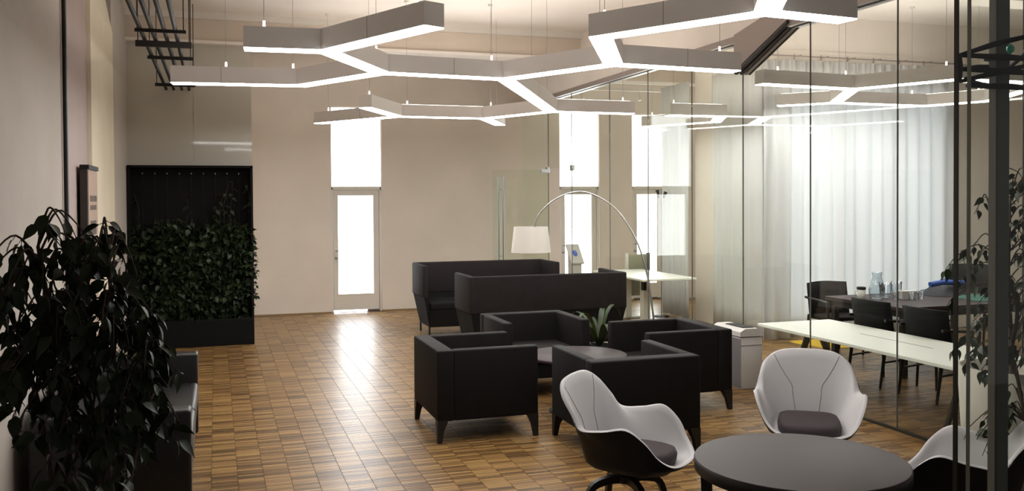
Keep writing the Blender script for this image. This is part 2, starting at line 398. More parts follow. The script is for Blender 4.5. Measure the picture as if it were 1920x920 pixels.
# ------------------------------------------------------------------ curtains
def curtain(name, path, z0, z1, folds, amp, label, seed, head=.0):
    rr = random.Random(seed); n = folds*10; p0, p1 = Vector(path[0]), Vector(path[1]); d = p1-p0; nrm = Vector((-d.y, d.x)).normalized()
    ph = [rr.uniform(-.9,.9) for _ in range(folds+2)]; am = [rr.uniform(.35,1.2) for _ in range(folds+2)]
    rows = []
    for j in range(13):
        t = j/12; z = z1+(z0-z1)*t; row = []
        for i in range(n+1):
            u = i/n; k = u*folds; a = am[int(k)]*(1-(k-int(k)))+am[int(k)+1]*(k-int(k)); q = ph[int(k)]*(1-(k-int(k)))+ph[int(k)+1]*(k-int(k))
            off = amp*a*math.sin(2*PI*k+q*(1+.3*t))*(.55+.45*t) + .012*math.sin(3.1*k+2*t)
            if j == 0: off += head*math.sin(2*PI*k*2.5)
            sh = .012*math.sin(2*PI*k*.5+3*t)
            p = p0+d*(u)+nrm*off+d.normalized()*sh
            row.append((p.x, p.y, z + (head*.8*abs(math.sin(PI*k*1.5)) if j == 0 else 0)))
        rows.append(row)
    mb = MB().grid(rows); o = mb.build(name, M['curtain'], recalc=False)
    s = o.modifiers.new('s', 'SOLIDIFY'); s.thickness = .004
    return tag(o, label, 'curtain')
curtain('curtain', ((6.70, 10.22), (9.80, 10.22)), .02, 3.62, 15, .055, 'wide white sheer curtain closing the back of the meeting room', 3, .03)
curtain('curtain', ((6.84, 11.72), (6.84, 10.42)), .02, 3.62, 6, .022, 'narrow smooth white curtain hanging beside the pinkish pillar wall', 5)
curtain('curtain', ((6.84, 13.30), (6.84, 12.38)), .02, 3.62, 5, .05, 'short pleated white curtain right of the third frosted door', 9)
ct = thing('curtain_rail', (0, 0, 0), 0, 'thin ceiling rail carrying the wide meeting room curtain', 'curtain rail')
MB().tube([(6.7,10.22,3.69),(9.9,10.22,3.69)], .009, 8).build('rail', M['rail'], ct)
for k in range(8): MB().box(6.86+k*.42, 10.215, 3.70, 6.87+k*.42, 10.375, 3.71).box(6.86+k*.42,10.365,3.68,6.87+k*.42,10.378,3.74).build('bracket', M['steel'], ct)

# ------------------------------------------------------------------ hexagon lamps
def lamp(root, nodes, arms, z, w=.145, h=.146, cables=()):
    for a, b in arms:
        p, q = Vector(nodes[a]), Vector(nodes[b]); d = (q-p).normalized(); n = Vector((-d.y, d.x))*w/2
        ea = 0 if sum(a in x for x in arms) == 1 else w*.29
        eb = 0 if sum(b in x for x in arms) == 1 else w*.29
        p2, q2 = p-d*ea, q+d*eb
        arm = MB().prism([(p2-n)[:], (q2-n)[:], (q2+n)[:], (p2+n)[:]], .006, h).build('light_arm', M['lampbody'], root)
        n2 = n*.985; e = .002
        MB().prism([(p2-n2+d*e)[:], (q2-n2-d*e)[:], (q2+n2-d*e)[:], (p2+n2+d*e)[:]], 0, .007).build('diffuser', M['lampdown'], arm)
        n3 = n*.6
        MB().prism([(p2-n3+d*.05)[:], (q2-n3-d*.05)[:], (q2+n3-d*.05)[:], (p2+n3+d*.05)[:]], h-.001, h+.004).build('added_fill_strip', M['upfill'], arm)  # added glowing strip, unseen on top of the arm, to light the ceiling
    for (x, y) in cables:
        c = MB().tube([(x,y,h),(x,y,CEIL-z)], .0022, 5).build('suspension_cable', M['steel'], root)
        MB().tube([(x,y,h),(x,y,h+.05)], .009, 8).build('cable_gripper', M['white'], c)
        MB().lathe([(0,-.02),(.03,-.02),(.03,0)], x, y, 12, CEIL-z).build('ceiling_cup', M['white'], c)
JN = dict(W0=(.19,6.33), J1=(.73,6.29), N0=(1.22,5.21), J2=(1.26,7.23), K1=(.73,8.22), W1=(-.345,8.33), J3=(2.32,7.33), J5=(2.85,6.31),
          J6=(2.30,5.28), J7=(2.86,4.32), N7=(2.33,3.36), E2=(3.44,4.39), E1=(3.95,6.40), J4=(3.69,9.90), E4=(4.72,9.92), J8=(3.20,10.96), E3=(3.68,11.87), J10=(2.10,10.95), W2=(1.29,12.2), K2=(1.56,9.97))
AR = [('W0','J1'),('J1','N0'),('J1','J2'),('J2','K1'),('K1','W1'),('J2','J3'),('J3','J5'),('J5','J6'),('J5','E1'),('J6','J7'),('J7','E2'),('J7','N7'),
      ('J3','J4'),('J4','E4'),('J4','J8'),('J8','E3'),('J8','J10'),('J10','W2'),('J10','K2')]
lm = thing('pendant_light', (0,0,2.85), 0, 'large white hexagon pattern pendant light hanging over the lounge', 'pendant light')
lamp(lm, JN, AR, 2.85, cables=[(.32,6.32),(1.15,5.36),(1.2,7.1),(2.2,7.32),(.1,8.29),(.66,8.23),(2.8,6.45),(3.8,6.39),(2.36,5.36),(3.3,4.37),(3.55,9.66),(4.6,9.92),(3.25,10.86),(2.22,10.95),(1.4,12.0),(1.62,10.06),(3.6,11.75),(3.0,8.6)])
for a_, b_, f_ in (('K1','W1',.62),('J1','N0',.5),('J2','J3',.55),('J6','J7',.45),('J5','E1',.55),('J3','J4',.5),('J10','W2',.4)):
    p_, q_ = Vector(JN[a_]), Vector(JN[b_]); c_ = p_+(q_-p_)*f_; d_ = (q_-p_).normalized()
    o = MB().box(-.0015,-.0733,-.0006,.0015,.0733,.1468).build('module_joint', M['seam'], lm, loc=(c_.x, c_.y, 0)); o.rotation_euler = (0,0,math.atan2(d_.y,d_.x))
RN = dict(R1=(5.27,8.09), R2=(6.50,8.21), R3=(6.98,7.25), R4=(7.22,9.45), R5=(6.75,9.95), R6=(8.60,9.48), R7=(8.93,8.78), R8=(8.15,7.25), R9=(7.0,6.25))
lc = thing('pendant_light', (0,0,3.0), 0, 'white hexagon pattern pendant light inside the glass meeting room', 'pendant light')
lamp(lc, RN, [('R1','R2'),('R2','R3'),('R2','R4'),('R4','R5'),('R4','R6'),('R6','R7'),('R3','R8'),('R7','R8')], 3.0, cables=[(5.5,8.11),(6.4,8.2),(7.2,9.35),(8.4,9.48),(6.93,7.35),(8.0,7.25),(8.88,8.9)])
lf_ = thing('pendant_light', (0,0,2.85), 0, 'white hexagon pattern pendant light in the far glazed room by the second door', 'pendant light')
lamp(lf_, dict(a=(5.22,9.98), b=(5.95,9.98), c=(6.30,10.7), d=(5.75,11.6), e=(6.3,12.2)), [('a','b'),('b','c'),('c','d'),('d','e')], 2.85, cables=[(5.3,9.98),(6.28,10.75),(5.8,11.55)])
# track spotlights in the far room
tk = thing('spotlight_track', (0,0,0), 0, 'ceiling track with small white spotlights in the far glazed room', 'spotlight track')
MB().box(5.4, 13.62, 3.60, 8.8, 13.66, 3.64).build('rail', M['white'], tk)
for x in (5.6, 6.6, 7.2): MB().tube([(x,13.64,3.60),(x,13.64,3.55),(x+.02,13.62,3.45)], [.01,.028,.03], 10).build('spot_head', M['white'], tk)
for x in (5.5, 8.7): MB().tube([(x,13.64,3.64),(x,13.64,3.72)], .004, 6).build('hanger', M['steel'], tk)

# ------------------------------------------------------------------ pipes at ceiling left
pp = thing('ceiling_pipes', (0,0,0), 0, 'rack of four dark pipes hung under the ceiling over the green wall', 'pipes')
ZP = 3.30
for k, x in enumerate((-.583, -.493, -.395, -.307)):
    MB().tube([(x, 3.5, ZP),(x, 12.49, ZP-.02)], .018, 10).build('pipe', M['darksteel'], pp)
for y, xa, xb, t in ((8.16,-.62,-.22,.010),(8.77,-.66,-.19,.022),(9.66,-.62,-.20,.012),(11.87,-.68,-.22,.014),(6.2,-.66,-.22,.014)):
    c = MB().box(xa, y-t, ZP-.03-2*t, xb, y+t, ZP-.022).build('cross_bar', M['darksteel'], pp)
    for x in (xa+.02, xb-.02): MB().tube([(x,y,ZP-.04),(x,y,CEIL)], .005, 6).build('threaded_rod', M['darksteel'], c)
cd = thing('wall_conduit', (-1.03, 7.36, 0), 0, 'dark conduit and blue grey pipe running up the left wall corner', 'pipe')
MB().tube([(.0,-.05,0),(.0,-.05,CEIL)], .014, 8).build('dark_conduit', M['darksteel'], cd)
MB().tube([(.0,-.01,0),(.0,-.01,CEIL)], .014, 8).build('grey_pipe', mat('blue_grey_paint', (.16,.19,.21), .4), cd)
MB().tube([(-.005,.035,.9),(-.005,.035,3.1)], .008, 8).build('red_cable', mat('red_cable', (.12,.02,.03), .5), cd)

# poster board on the left wall
pb = thing('poster_board', (-1.01, 8.14, .45), 0, 'tall narrow framed poster hanging on the left wall', 'poster')
MB().box(-.035, 0, 0, .02, .62, 1.68).build('board', M['raildark'], pb)
MB().box(.02, .02, .01, .026, .61, 1.66).build('poster_sheet', M['paper'], pb)
MB().box(-.035, -.01, 1.665, .035, .63, 1.70).build('top_rail', M['darksteel'], pb)
ink = MB(); rr = random.Random(2)
for z, h in ((1.40,.05),(1.33,.04)):
    y = .12
    while y < .52:
        wd = rr.uniform(.03,.07); ink.box(.0262, y, z, .0272, y+wd, z+h); y += wd+.02
ink.box(.0262,.12,1.12,.0272,.5,1.24); ink.box(.0262,.14,.86,.0272,.50,.87); ink.box(.0262,.14,.48,.0272,.5,.49)
ink.box(.0262,.30,.92,.0272,.34,1.0); ink.box(.0262,.30,.56,.0272,.34,.66)
ink.build('printed_text', M['ink'], pb)

# ------------------------------------------------------------------ leaves
def leaf_mesh(name, L, W, mt, droop=.25):
    mb = MB(); n = 5; vs = []
    for i in range(n+1):
        t = i/n; wdt = W*math.sin(PI*min(t*1.05+.02,1)**.8)*(1-.25*t) if 0 < i < n else 0
        y = L*t; z = -droop*L*t*t
        vs += [(-wdt, y, z+.25*wdt), (0, y, z), (wdt, y, z+.25*wdt)]
    fs = []
    for i in range(n):
        a = i*3; b = a+3
        fs += [(a, a+1, b+1, b), (a+1, a+2, b+2, b+1)]
    mb.add(vs, fs, True)
    me = mb.mesh(name, mt); return me
def leaf_mat4(p, d, roll, s):
    d = d.normalized(); x = d.cross(Vector((0,0,1)));
    if x.length < .01: x = Vector((1,0,0))
    x.normalize(); z = x.cross(d)
    x2 = x*math.cos(roll)+z*math.sin(roll); z2 = x2.cross(d)
    m_ = Matrix((x2*s, d*s, z2*s)).transposed().to_4x4(); m_.translation = p; return m_
def leaves(root, spots, me, nmax, stuffname, mt):
    inv = Matrix.Translation(-Vector(root.location))
    for p, d, r_, s in spots[:nmax]:
        o = link('leaf', me, root); o.matrix_local = inv @ leaf_mat4(p, d, r_, s)
    rest = spots[nmax:]
    if rest:
        mb = MB(); vs = [v.co.copy() for v in me.vertices]; fs = [tuple(f.vertices) for f in me.polygons]
        for p, d, r_, s in rest:
            m_ = inv @ leaf_mat4(p, d, r_, s); mb.add([m_ @ v for v in vs], fs, True)
        o = mb.build(stuffname, mt, root, recalc=False); o['kind'] = 'stuff'

def ficus(root, base, trunks, clusters, y0, yr, me, mt, nmax, seed, dens=1.0, ls=1.0):
    """clusters: (x, z, radius, count); trunks: list of polylines (world)"""
    rr = random.Random(seed); B = Vector(root.location)
    st = MB(); allp = []
    for pl_ in trunks:
        c = catmull(pl_, 6); st.tube([p-B for p in c], [.014-.009*i/len(c) for i in range(len(c))], 7); allp += c
    st.build('trunk', M['bark'], root, recalc=False)
    tw = MB(); spots = []
    for (x, z, rad, cnt) in clusters:
        nt_ = max(3, cnt//7); left = cnt
        for k in range(nt_):
            e = Vector((x+rr.gauss(0,.5)*rad, y0+rr.uniform(-yr,yr), z+rr.gauss(0,.5)*rad))
            a = min(allp, key=lambda q: (q-e).length + max(0, q.z-e.z)*1.5)
            mid = (a+e)/2+Vector((0,0,.06+.12*(a-e).length)); c = catmull([a, mid, e+Vector((0,0,.02)), e+(e-a).normalized()*.05-Vector((0,0,.05))], 5)
            tw.tube([p-B for p in c], [.0042-.003*i/len(c) for i in range(len(c))], 5, cap=False)
            q = cnt//nt_
            for j in range(q):
                t = 1-rr.random()**1.5*.75; p = c[int(t*(len(c)-1))]
                an = rr.uniform(0, 2*PI); dd = Vector((math.cos(an)*.75, math.sin(an)*.75, -rr.uniform(.25,1.6)))
                pt = p+dd.normalized()*.018
                tw.tube([p-B, pt-B], .0012, 4, cap=False)
                spots.append((pt, dd, rr.uniform(-1.2,1.2), ls*rr.uniform(.72,1.15)))
    tw.build('twigs', M['bark'], root, recalc=False)
    rr.shuffle(spots); spots.sort(key=lambda s_: s_[0].y)
    leaves(root, spots, me, nmax, 'leaves', mt)

def pot(root, r0, r1, h, mt, loc=(0,0,0)):
    MB().lathe([(0,0),(r0,0),(r1,h),(r1-.02,h),(r1-.03,h-.05),(0,h-.05)], seg=40).build('planter', mt, root, loc=loc)
    MB().lathe([(r1-.035,h-.06),(0,h-.045)], seg=30).build('soil', M['soil'], root, loc=loc)

LF = leaf_mesh('ficus_leaf', .086, .024, M['leafdark'])
lp_ = thing('potted_ficus', (-.40, 3.05, 0), 0, 'tall dark weeping fig with drooping leaves in front of the left wall', 'plant')
pot(lp_, .17, .21, .40, M['planter'])
def X(px): return -.458+(px-100)*.00147
def Zz(py): return 1.784-(py-420)*.0016
cl = [(95,455,30,16),(120,440,18,8),(18,500,36,22),(95,520,45,30),(195,465,26,16),(215,500,25,12),(150,500,34,18),(60,580,60,48),(25,640,50,40),(110,610,50,40),(100,690,60,34),(200,560,50,40),(235,585,38,26),(150,640,60,55),
      (240,640,60,48),(280,720,50,40),(220,720,60,48),(180,790,70,52),(140,730,60,44),(306,790,24,12),(60,735,36,18),(30,700,30,14),(230,830,50,26),(120,850,60,36),(200,890,60,26)]
ficus(lp_, None, [[(-.42,3.05,.34),(-.40,3.05,.75),(-.33,3.04,1.05),(-.30,3.02,1.35),(-.31,3.0,1.7)],
                  [(-.40,3.07,.34),(-.36,3.05,.8),(-.36,3.0,1.22),(-.46,2.98,1.5),(-.50,3.0,1.72)],
                  [(-.40,3.03,.34),(-.48,3.1,.9),(-.52,3.12,1.2),(-.6,3.1,1.55)],
                  [(-.38,3.02,.34),(-.30,2.98,.8),(-.24,3.0,1.1),(-.20,3.0,1.3)]],
      [(X(a), Zz(b), r_*.0017, int(n*1.45)) for a,b,r_,n in cl], 3.02, .2, LF, M['leafdark'], 290, 4, ls=.80)

rp = thing('potted_ficus', (4.30, 4.08, 0), 0, 'leafy weeping fig in a cream planter behind the steel post', 'plant')
pot(rp, .22, .27, .88, M['cream'])
c2 = [(3.74,1.80,.08,14),(3.72,1.60,.11,26),(3.80,1.48,.11,24),(3.76,1.22,.12,34),(3.80,1.02,.12,26),(3.72,1.36,.09,14),(4.0,1.62,.14,40),(4.02,1.93,.10,14),(4.03,1.40,.14,40),(4.02,1.15,.14,40),(4.0,.98,.12,26),
      (3.86,.70,.09,24),(4.0,.72,.10,22),(4.2,1.5,.25,60),(4.2,1.8,.2,40),(4.1,2.05,.12,16),(3.80,.62,.06,10)]
ficus(rp, None, [[(4.30,4.08,.82),(4.12,3.9,1.1),(4.05,3.85,1.4),(4.05,3.84,1.85)],[(4.31,4.07,.82),(4.0,3.78,1.05),(3.86,3.62,1.3),(3.76,3.66,1.62),(3.74,3.68,1.84)],[(4.28,4.05,.82),(3.98,3.75,.98),(3.87,3.60,.84),(3.86,3.57,.72)]],
      c2, 3.72, .12, LF, M['leafdark'], 290, 8, ls=.78)

# ------------------------------------------------------------------ green wall
gwl = thing('green_wall', (-.29, 12.38, 0), 0, 'black framed green wall of climbing plants at the back left', 'green wall')
MB().box(-.75,.07,0,.75,.12,2.30).build('back_panel', M['planter'], gwl)
MB().box(-.75,-.13,.0,-.72,.12,2.30).box(.72,-.13,0,.75,.12,2.30).box(-.75,-.13,2.27,.75,.12,2.30).build('frame', M['planter'], gwl)
MB().box(-.745,-.15,.0,.745,.10,.34).build('planting_trough', M['planter'], gwl, bevel=.006, bseg=1)
for k in range(9):
    x = -.58+k*.145
    wv = MB().tube([(x,-.02,.34),(x,-.02,2.2)], .0022, 5).build('trellis_wire', M['darksteel'], gwl)
    MB().tube([(x,-.045,2.2),(x,.07,2.2)], .007, 6).build('wire_anchor', M['steel'], wv)
rr = random.Random(11); GL = leaf_mesh('climber_leaf', .080, .029, M['leafgreen']); sp = []
GB = Vector((-.29, 12.38, 0))
stems = MB()
for k in range(26):
    x = rr.uniform(-.70,.70); top = rr.uniform(1.35,1.6) if k > 12 else (rr.uniform(1.5,2.2) if x > -.1 or x < -.5 else 1.5)
    p = [(x,-.05,.34)]; z = .34
    while z < top: z += .16; x = max(-.70,min(.70,x+rr.uniform(-.05,.05))); p.append((x,-.05+rr.uniform(-.03,.02),z))
    c = catmull(p, 3); stems.tube(c, .003, 4, cap=False)
    for q in c:
        if q.z > 1.5 and rr.random() < .25: continue
        for _ in range(1 if q.z > 1.5 else 2):
            an = rr.uniform(PI, 2*PI); sp.append((q+GB, Vector((math.cos(an),math.sin(an)*.7,rr.uniform(-1.1,.1))), rr.uniform(-1,1), rr.uniform(.7,1.3)))
for _ in range(3400):
    z = .30+1.25*rr.random()**.9; x = rr.uniform(-.71,.72)
    if z < .62 and rr.random() < (.62-z)*2.6: continue
    if x < -.4 and rr.random() < .35: continue
    an = rr.uniform(PI, 2*PI)
    sp.append((GB+Vector((x, rr.uniform(-.13,.03), z)), Vector((math.cos(an),math.sin(an)*.7,rr.uniform(-1.3,.3))), rr.uniform(-1,1), rr.uniform(.7,1.35)))
for _ in range(70):
    z = rr.uniform(.6,1.35); sp.append((GB+Vector((.72+abs(rr.gauss(0,.03)), -.08, z)), Vector((rr.uniform(.2,1),-.5,rr.uniform(-1,.3))), rr.uniform(-1,1), rr.uniform(.5,.9)))
stems.build('stems', M['bark'], gwl, recalc=False)
# one vine trailing past the right frame
c = catmull([(.70,-.06,1.30),(.80,-.08,1.12),(.77,-.08,.98),(.82,-.08,.86)],5)
MB().tube(c,.0025,4,cap=False).build('trailing_vine', M['bark'], gwl, recalc=False)
sp.sort(key=lambda s_: s_[0].y)
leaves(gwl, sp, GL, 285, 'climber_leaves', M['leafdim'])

# ------------------------------------------------------------------ cube armchairs
def armchair(loc, rz, label):
    # local: back towards -x, opening +x; width along y
    t = thing('armchair', loc, rz, label, 'armchair', 'dark cube armchairs around the low table')
    D, W, Hh = .81, .86, .705; x0, x1 = -D/2, D/2; w2 = W/2; z0 = .165
    MB().box(x0, -w2, z0, x0+.135, w2, Hh).build('backrest', M['brown'], t, bevel=.014)
    for s in (-1, 1):
        y0, y1 = sorted((s*w2, s*(w2-.09)))
        MB().box(x0+.13, y0, z0, x1, y1, Hh).build('armrest', M['brown'], t, bevel=.014)
    MB().box(x0+.13, -w2+.088, .30, x1-.012, w2-.088, .425).build('seat_cushion', M['brown'], t, bevel=.022)
    MB().box(x0+.13, -w2+.088, z0+.002, x1-.03, w2-.088, .302).build('seat_base', M['black'], t, bevel=.006, bseg=1)
    for sx in (-1, 1):
        for sy in (-1, 1):
            cx, cy = sx*(D/2-.001), sy*(w2-.001)
            a = .085; b = .035; tp = z0+.01
            xa, xb = sorted((cx, cx-sx*a)); ya, yb = sorted((cy, cy-sy*a)); xc, xd = sorted((cx, cx-sx*b)); yc, yd = sorted((cy, cy-sy*b))
            xm, xn = sorted((cx, cx-sx*.05)); ym, yn = sorted((cy, cy-sy*.05))
            g = MB().add([(xc,yc,0),(xd,yc,0),(xd,yd,0),(xc,yd,0),(xm,ym,.09),(xn,ym,.09),(xn,yn,.09),(xm,yn,.09),(xa,ya,tp),(xb,ya,tp),(xb,yb,tp),(xa,yb,tp)],
              [(3,2,1,0),(0,1,5,4),(1,2,6,5),(2,3,7,6),(3,0,4,7),(4,5,9,8),(5,6,10,9),(6,7,11,10),(7,4,8,11),(8,9,10,11)])
            g.build('leg', M['blackwood'], t)
    return t
a1 = armchair((1.985, 7.165, 0), 0, 'dark cube armchair at front left, turned side-on with its back to the aisle')
L4 = dup(a1, (2.925, 6.315, 0), PI/2, 'dark cube armchair seen from behind, just beyond the grey chair in profile')
dup(a1, (2.945, 8.44, 0), -PI/2, 'dark cube armchair facing the camera across the low round table')
dup(a1, (3.885, 7.435, 0), PI, 'dark cube armchair on the right beside the white shredder')

# low round table between them
lt = thing('coffee_table', (2.98, 7.40, 0), 0, 'low round dark coffee table in the middle of the four armchairs', 'table')
MB().lathe([(0,.47),(.43,.47),(.438,.475),(.438,.495),(.43,.50),(0,.50)], seg=56).build('tabletop', M['tabletop'], lt)
MB().lathe([(.03,.02),(.03,.47)], seg=16).build('column', M['blackwood'], lt)
MB().lathe([(0,0),(.24,0),(.24,.012),(.03,.025)], seg=40).build('base_plate', M['blackwood'], lt)

# ------------------------------------------------------------------ high-backed sofas
def sofa(loc, rz, label):
    # opening towards -y, width along x
    t = thing('high_back_sofa', loc, rz, label, 'sofa', 'high backed two tone sofas')
    W, D = 1.96, .74; w, d = W/2, D/2; th = .065
    u = MB().prism([(-w,-d),(-w+th,-d),(-w+th,d-th),(w-th,d-th),(w-th,-d),(w,-d),(w,d),(-w,d)], .53, .965)
    u.build('upper_band', M['upper'], t, bevel=.018)
    # tapering lower shell
    def ring(z, k): return [(-w+k,-d+k*.6,z),(w-k,-d+k*.6,z),(w-k,d-k*.8,z),(-w+k,d-k*.8,z)]
    lo, hi = ring(.135,.09), ring(.535,.012)
    g = MB(); i_ = .06
    hin = [(hi[0][0]+i_,hi[0][1],.535),(hi[1][0]-i_,hi[1][1],.535),(hi[2][0]-i_,hi[2][1]-i_,.535),(hi[3][0]+i_,hi[3][1]-i_,.535)]
    lin = [(hin[0][0]+.02,hin[0][1],.36),(hin[1][0]-.02,hin[1][1],.36),(hin[2][0]-.02,hin[2][1]-.02,.36),(hin[3][0]+.02,hin[3][1]-.02,.36)]
    vs = lo+hi+hin+lin
    g.add(vs, [(3,2,1,0),(1,2,6,5),(2,3,7,6),(3,0,4,7),(5,6,10,9),(6,7,11,10),(7,4,8,11),(9,10,14,13),(10,11,15,14),(11,8,12,15),(12,13,14,15),(0,1,5,9,13,12,8,4)])
    g.build('lower_shell', M['black'], t)
    for s in (-1, 1):
        xa, xb = sorted((s*.006, s*(w-.10)))
        MB().box(xa,-d+.0,.36,xb,d-.10,.46).build('seat_cushion', M['black'], t, bevel=.02)
    MB().tube([(-w+.10,-d+.08,.13),(w-.10,-d+.08,.13),(w-.10,d-.1,.13),(-w+.10,d-.1,.13),(-w+.10,-d+.08,.13)], .010, 8).build('base_frame', M['darksteel'], t)
    for sx in (-1,1):
        for sy in (-1,1):
            MB().tube([(sx*(w-.10), sy*(d-.09), .135),(sx*(w-.10), sy*(d-.09), 0)], .012, 8).build('leg', M['darksteel'], t)
    return t
s1 = sofa((3.62, 12.42-.02, 0), 0, 'high-backed dark sofa farthest away, open side towards the camera')
dup(s1, (3.735, 10.44, 0), PI, 'high-backed dark sofa seen from behind, nearer of the two')

# ------------------------------------------------------------------ black sofa at left wall
ls = thing('leather_sofa', (-.555, 6.53, 0), 0, 'black leather sofa against the left wall behind the fig', 'sofa')
w2 = 1.08; xb, xf = -.42, .41
for s in (-1,1):
    y0, y1 = sorted((s*w2, s*(w2-.15)))
    MB().box(xb, y0, .05, xf, y1, .675).build('armrest', M['leather'], ls, bevel=.02)
MB().box(xb, -w2+.15, .05, xb+.2, w2-.15, .72).build('backrest', M['leather'], ls, bevel=.025)
MB().box(xb+.18, -w2+.15, .05, xf-.02, w2-.15, .30).build('seat_base', M['leather'], ls, bevel=.01)
for s in (-1,1):
    y0, y1 = sorted((s*.004, s*(w2-.152)))
    MB().box(xb+.19, y0, .30, xf, y1, .455).build('seat_cushion', M['leather'], ls, bevel=.03)
    for x in (xb+.06, xf-.06): MB().box(x-.03, s*(w2-.07)-.03, 0, x+.03, s*(w2-.07)+.03, .052).build('foot', M['darksteel'], ls)

# ------------------------------------------------------------------ grey shell chairs
def shell_chair(loc, rz, label):
    t = thing('shell_chair', loc, rz, label, 'chair', 'light grey shell chairs at the round table')
    # faces +y ; control columns: bottom, mid, top (right half), mirrored
    ctl = [((0,-.20,.385),(0,-.262,.61),(0,-.335,.835)),
           ((.11,-.195,.385),(.165,-.245,.61),(.175,-.322,.822)),
           ((.175,-.17,.385),(.25,-.20,.59),(.272,-.275,.762)),
           ((.20,-.12,.385),(.275,-.145,.55),(.305,-.205,.675)),
           ((.215,-.05,.385),(.283,-.06,.52),(.328,-.145,.600)),
           ((.225,.04,.385),(.288,.04,.505),(.340,-.01,.606)),
           ((.225,.12,.385),(.285,.13,.495),(.338,.12,.628)),
           ((.22,.18,.385),(.275,.205,.455),(.315,.215,.565)),
           ((.205,.225,.38),(.24,.26,.415),(.27,.28,.475)),
           ((.15,.275,.375),(.18,.315,.395),(.205,.335,.425)),
           ((.07,.30,.37),(.08,.345,.388),(.09,.37,.413))]
    full = ctl + [tuple((-a,b,c) for a,b,c in col) for col in reversed(ctl[1:])]
    N = 5
    bot = catmull([c[0] for c in full], N, True); mid = catmull([c[1] for c in full], N, True); top = catmull([c[2] for c in full], N, True)
    def col(k, inset):
        b, m_, p = bot[k], mid[k], top[k]; out = []
        for j in range(9):
            u = j/8; q = b*(1-u)**2+(m_*2-(b+p)*.5)*2*u*(1-u)+p*u*u
            c = Vector((0,0,q.z)); d = (c-Vector((q.x,q.y,q.z))); 
            if d.length > 1e-4: q = q+d.normalized()*inset
            out.append(q)
        return out
    n = len(bot)
    outer = [col(k, 0) for k in range(n)]; inner = [col(k, .026) for k in range(n)]
    def rows(cols, js): return [[cols[k][j] for k in range(n)] for j in js]
    # outer shell: tucked bottom
    ctr = Vector((0,.04,.315)); r0 = [ctr+(Vector(outer[k][0])-ctr)*.45+Vector((0,0,-.03)) for k in range(n)]
    r1 = [ctr+(Vector(outer[k][0])-ctr)*.85+Vector((0,0,-.022)) for k in range(n)]
    g = MB().grid([r0, r1]+rows(outer, range(9)), closed=True); g.add(r0, [tuple(range(n))], True)
    g.build('outer_shell', M['shell'], t)
    # upholstery with a rounded rim
    rim = [(inner[k][8]+outer[k][8])/2+Vector((0,0,.008)) for k in range(n)]
    fl = [Vector((0,.03,.40))+(Vector(inner[k][0])-Vector((0,.03,.40)))*.6+Vector((0,0,.008)) for k in range(n)]
    oo = [outer[k][8]*1.0+Vector((0,0,-.002)) for k in range(n)]
    g = MB().grid([oo, rim]+rows(inner, range(8,-1,-1))+[fl], closed=True); g.add(fl, [tuple(range(n))], True)
    up = g.build('upholstery', M['chairwhite'], t)
    # seams running down the inside of the back
    for s in (-1, 1):
        pts = []
        kk = int(1.55*N) if s > 0 else n-int(1.55*N)
        for j, (sh) in zip(range(8,-1,-1), (0,.25,.5,.75,1,1,1,1,1)):
            k = (kk - s*int(round(sh*N*.75))) % n
            pts.append(inner[k][j]+ (Vector((0,.03,inner[k][j].z))-inner[k][j]).normalized()*.0005)
        MB().tube(catmull(pts,3), .0020, 5).build('seam', M['seam'], up)
    # seat pad
    pts = [(-.165,-.16),(-.08,-.195),(.08,-.195),(.165,-.16),(.185,-.03),(.185,.12),(.15,.23),(.06,.275),(-.06,.275),(-.15,.23),(-.185,.12),(-.185,-.03)]
    oc = catmull([(a,b,0) for a,b in pts], 5, True); rws = []
    for z, k in ((.39,1.0),(.425,1.02),(.448,.98),(.457,.88),(.46,.4)): rws.append([(p.x*k, .03+(p.y-.03)*k, z) for p in oc])
    g = MB().grid(rws, closed=True); g.add(rws[-1], [tuple(range(len(oc)))], True); g.add(rws[0], [tuple(range(len(oc)))], True)
    g.build('seat_pad', M['pad'], t)
    MB().lathe([(0,.25),(.05,.25),(.055,.30),(0,.30)], seg=16).build('hub', M['blackwood'], t)
    for k in range(4):
        a = PI/4+k*PI/2; c_, s_ = math.cos(a), math.sin(a)
        path = catmull([(0,0,.272),(c_*.13,s_*.13,.268),(c_*.22,s_*.22,.215),(c_*.27,s_*.27,.0)], 5)
        g = MB(); rws = []
        nrm = Vector((-s_,c_,0))
        for i, p in enumerate(path):
            d = (path[min(i+1,len(path)-1)]-path[max(i-1,0)]).normalized(); b_ = d.cross(nrm); hh = .024-.011*i/len(path); ww = .020-.006*i/len(path)
            rws.append([p+nrm*ww+b_*hh, p-nrm*ww+b_*hh, p-nrm*ww-b_*hh, p+nrm*ww-b_*hh])
        g.grid(rws, closed=True, smooth=False); g.add(rws[0],[(0,1,2,3)]); g.add(rws[-1],[(3,2,1,0)])
        g.build('leg', M['blackwood'], t)
    return t
def face(deg): return math.radians(deg-90)
c1 = shell_chair((2.19, 4.70, 0), face(-45), 'light grey shell chair in profile showing its black outer shell')
dup(c1, (3.57, 4.93, 0), face(-123), 'light grey shell chair facing the camera behind the round table')
dup(c1, (3.55, 3.59, 0), face(132), 'light grey shell chair partly cut off at right behind the near glass pane')

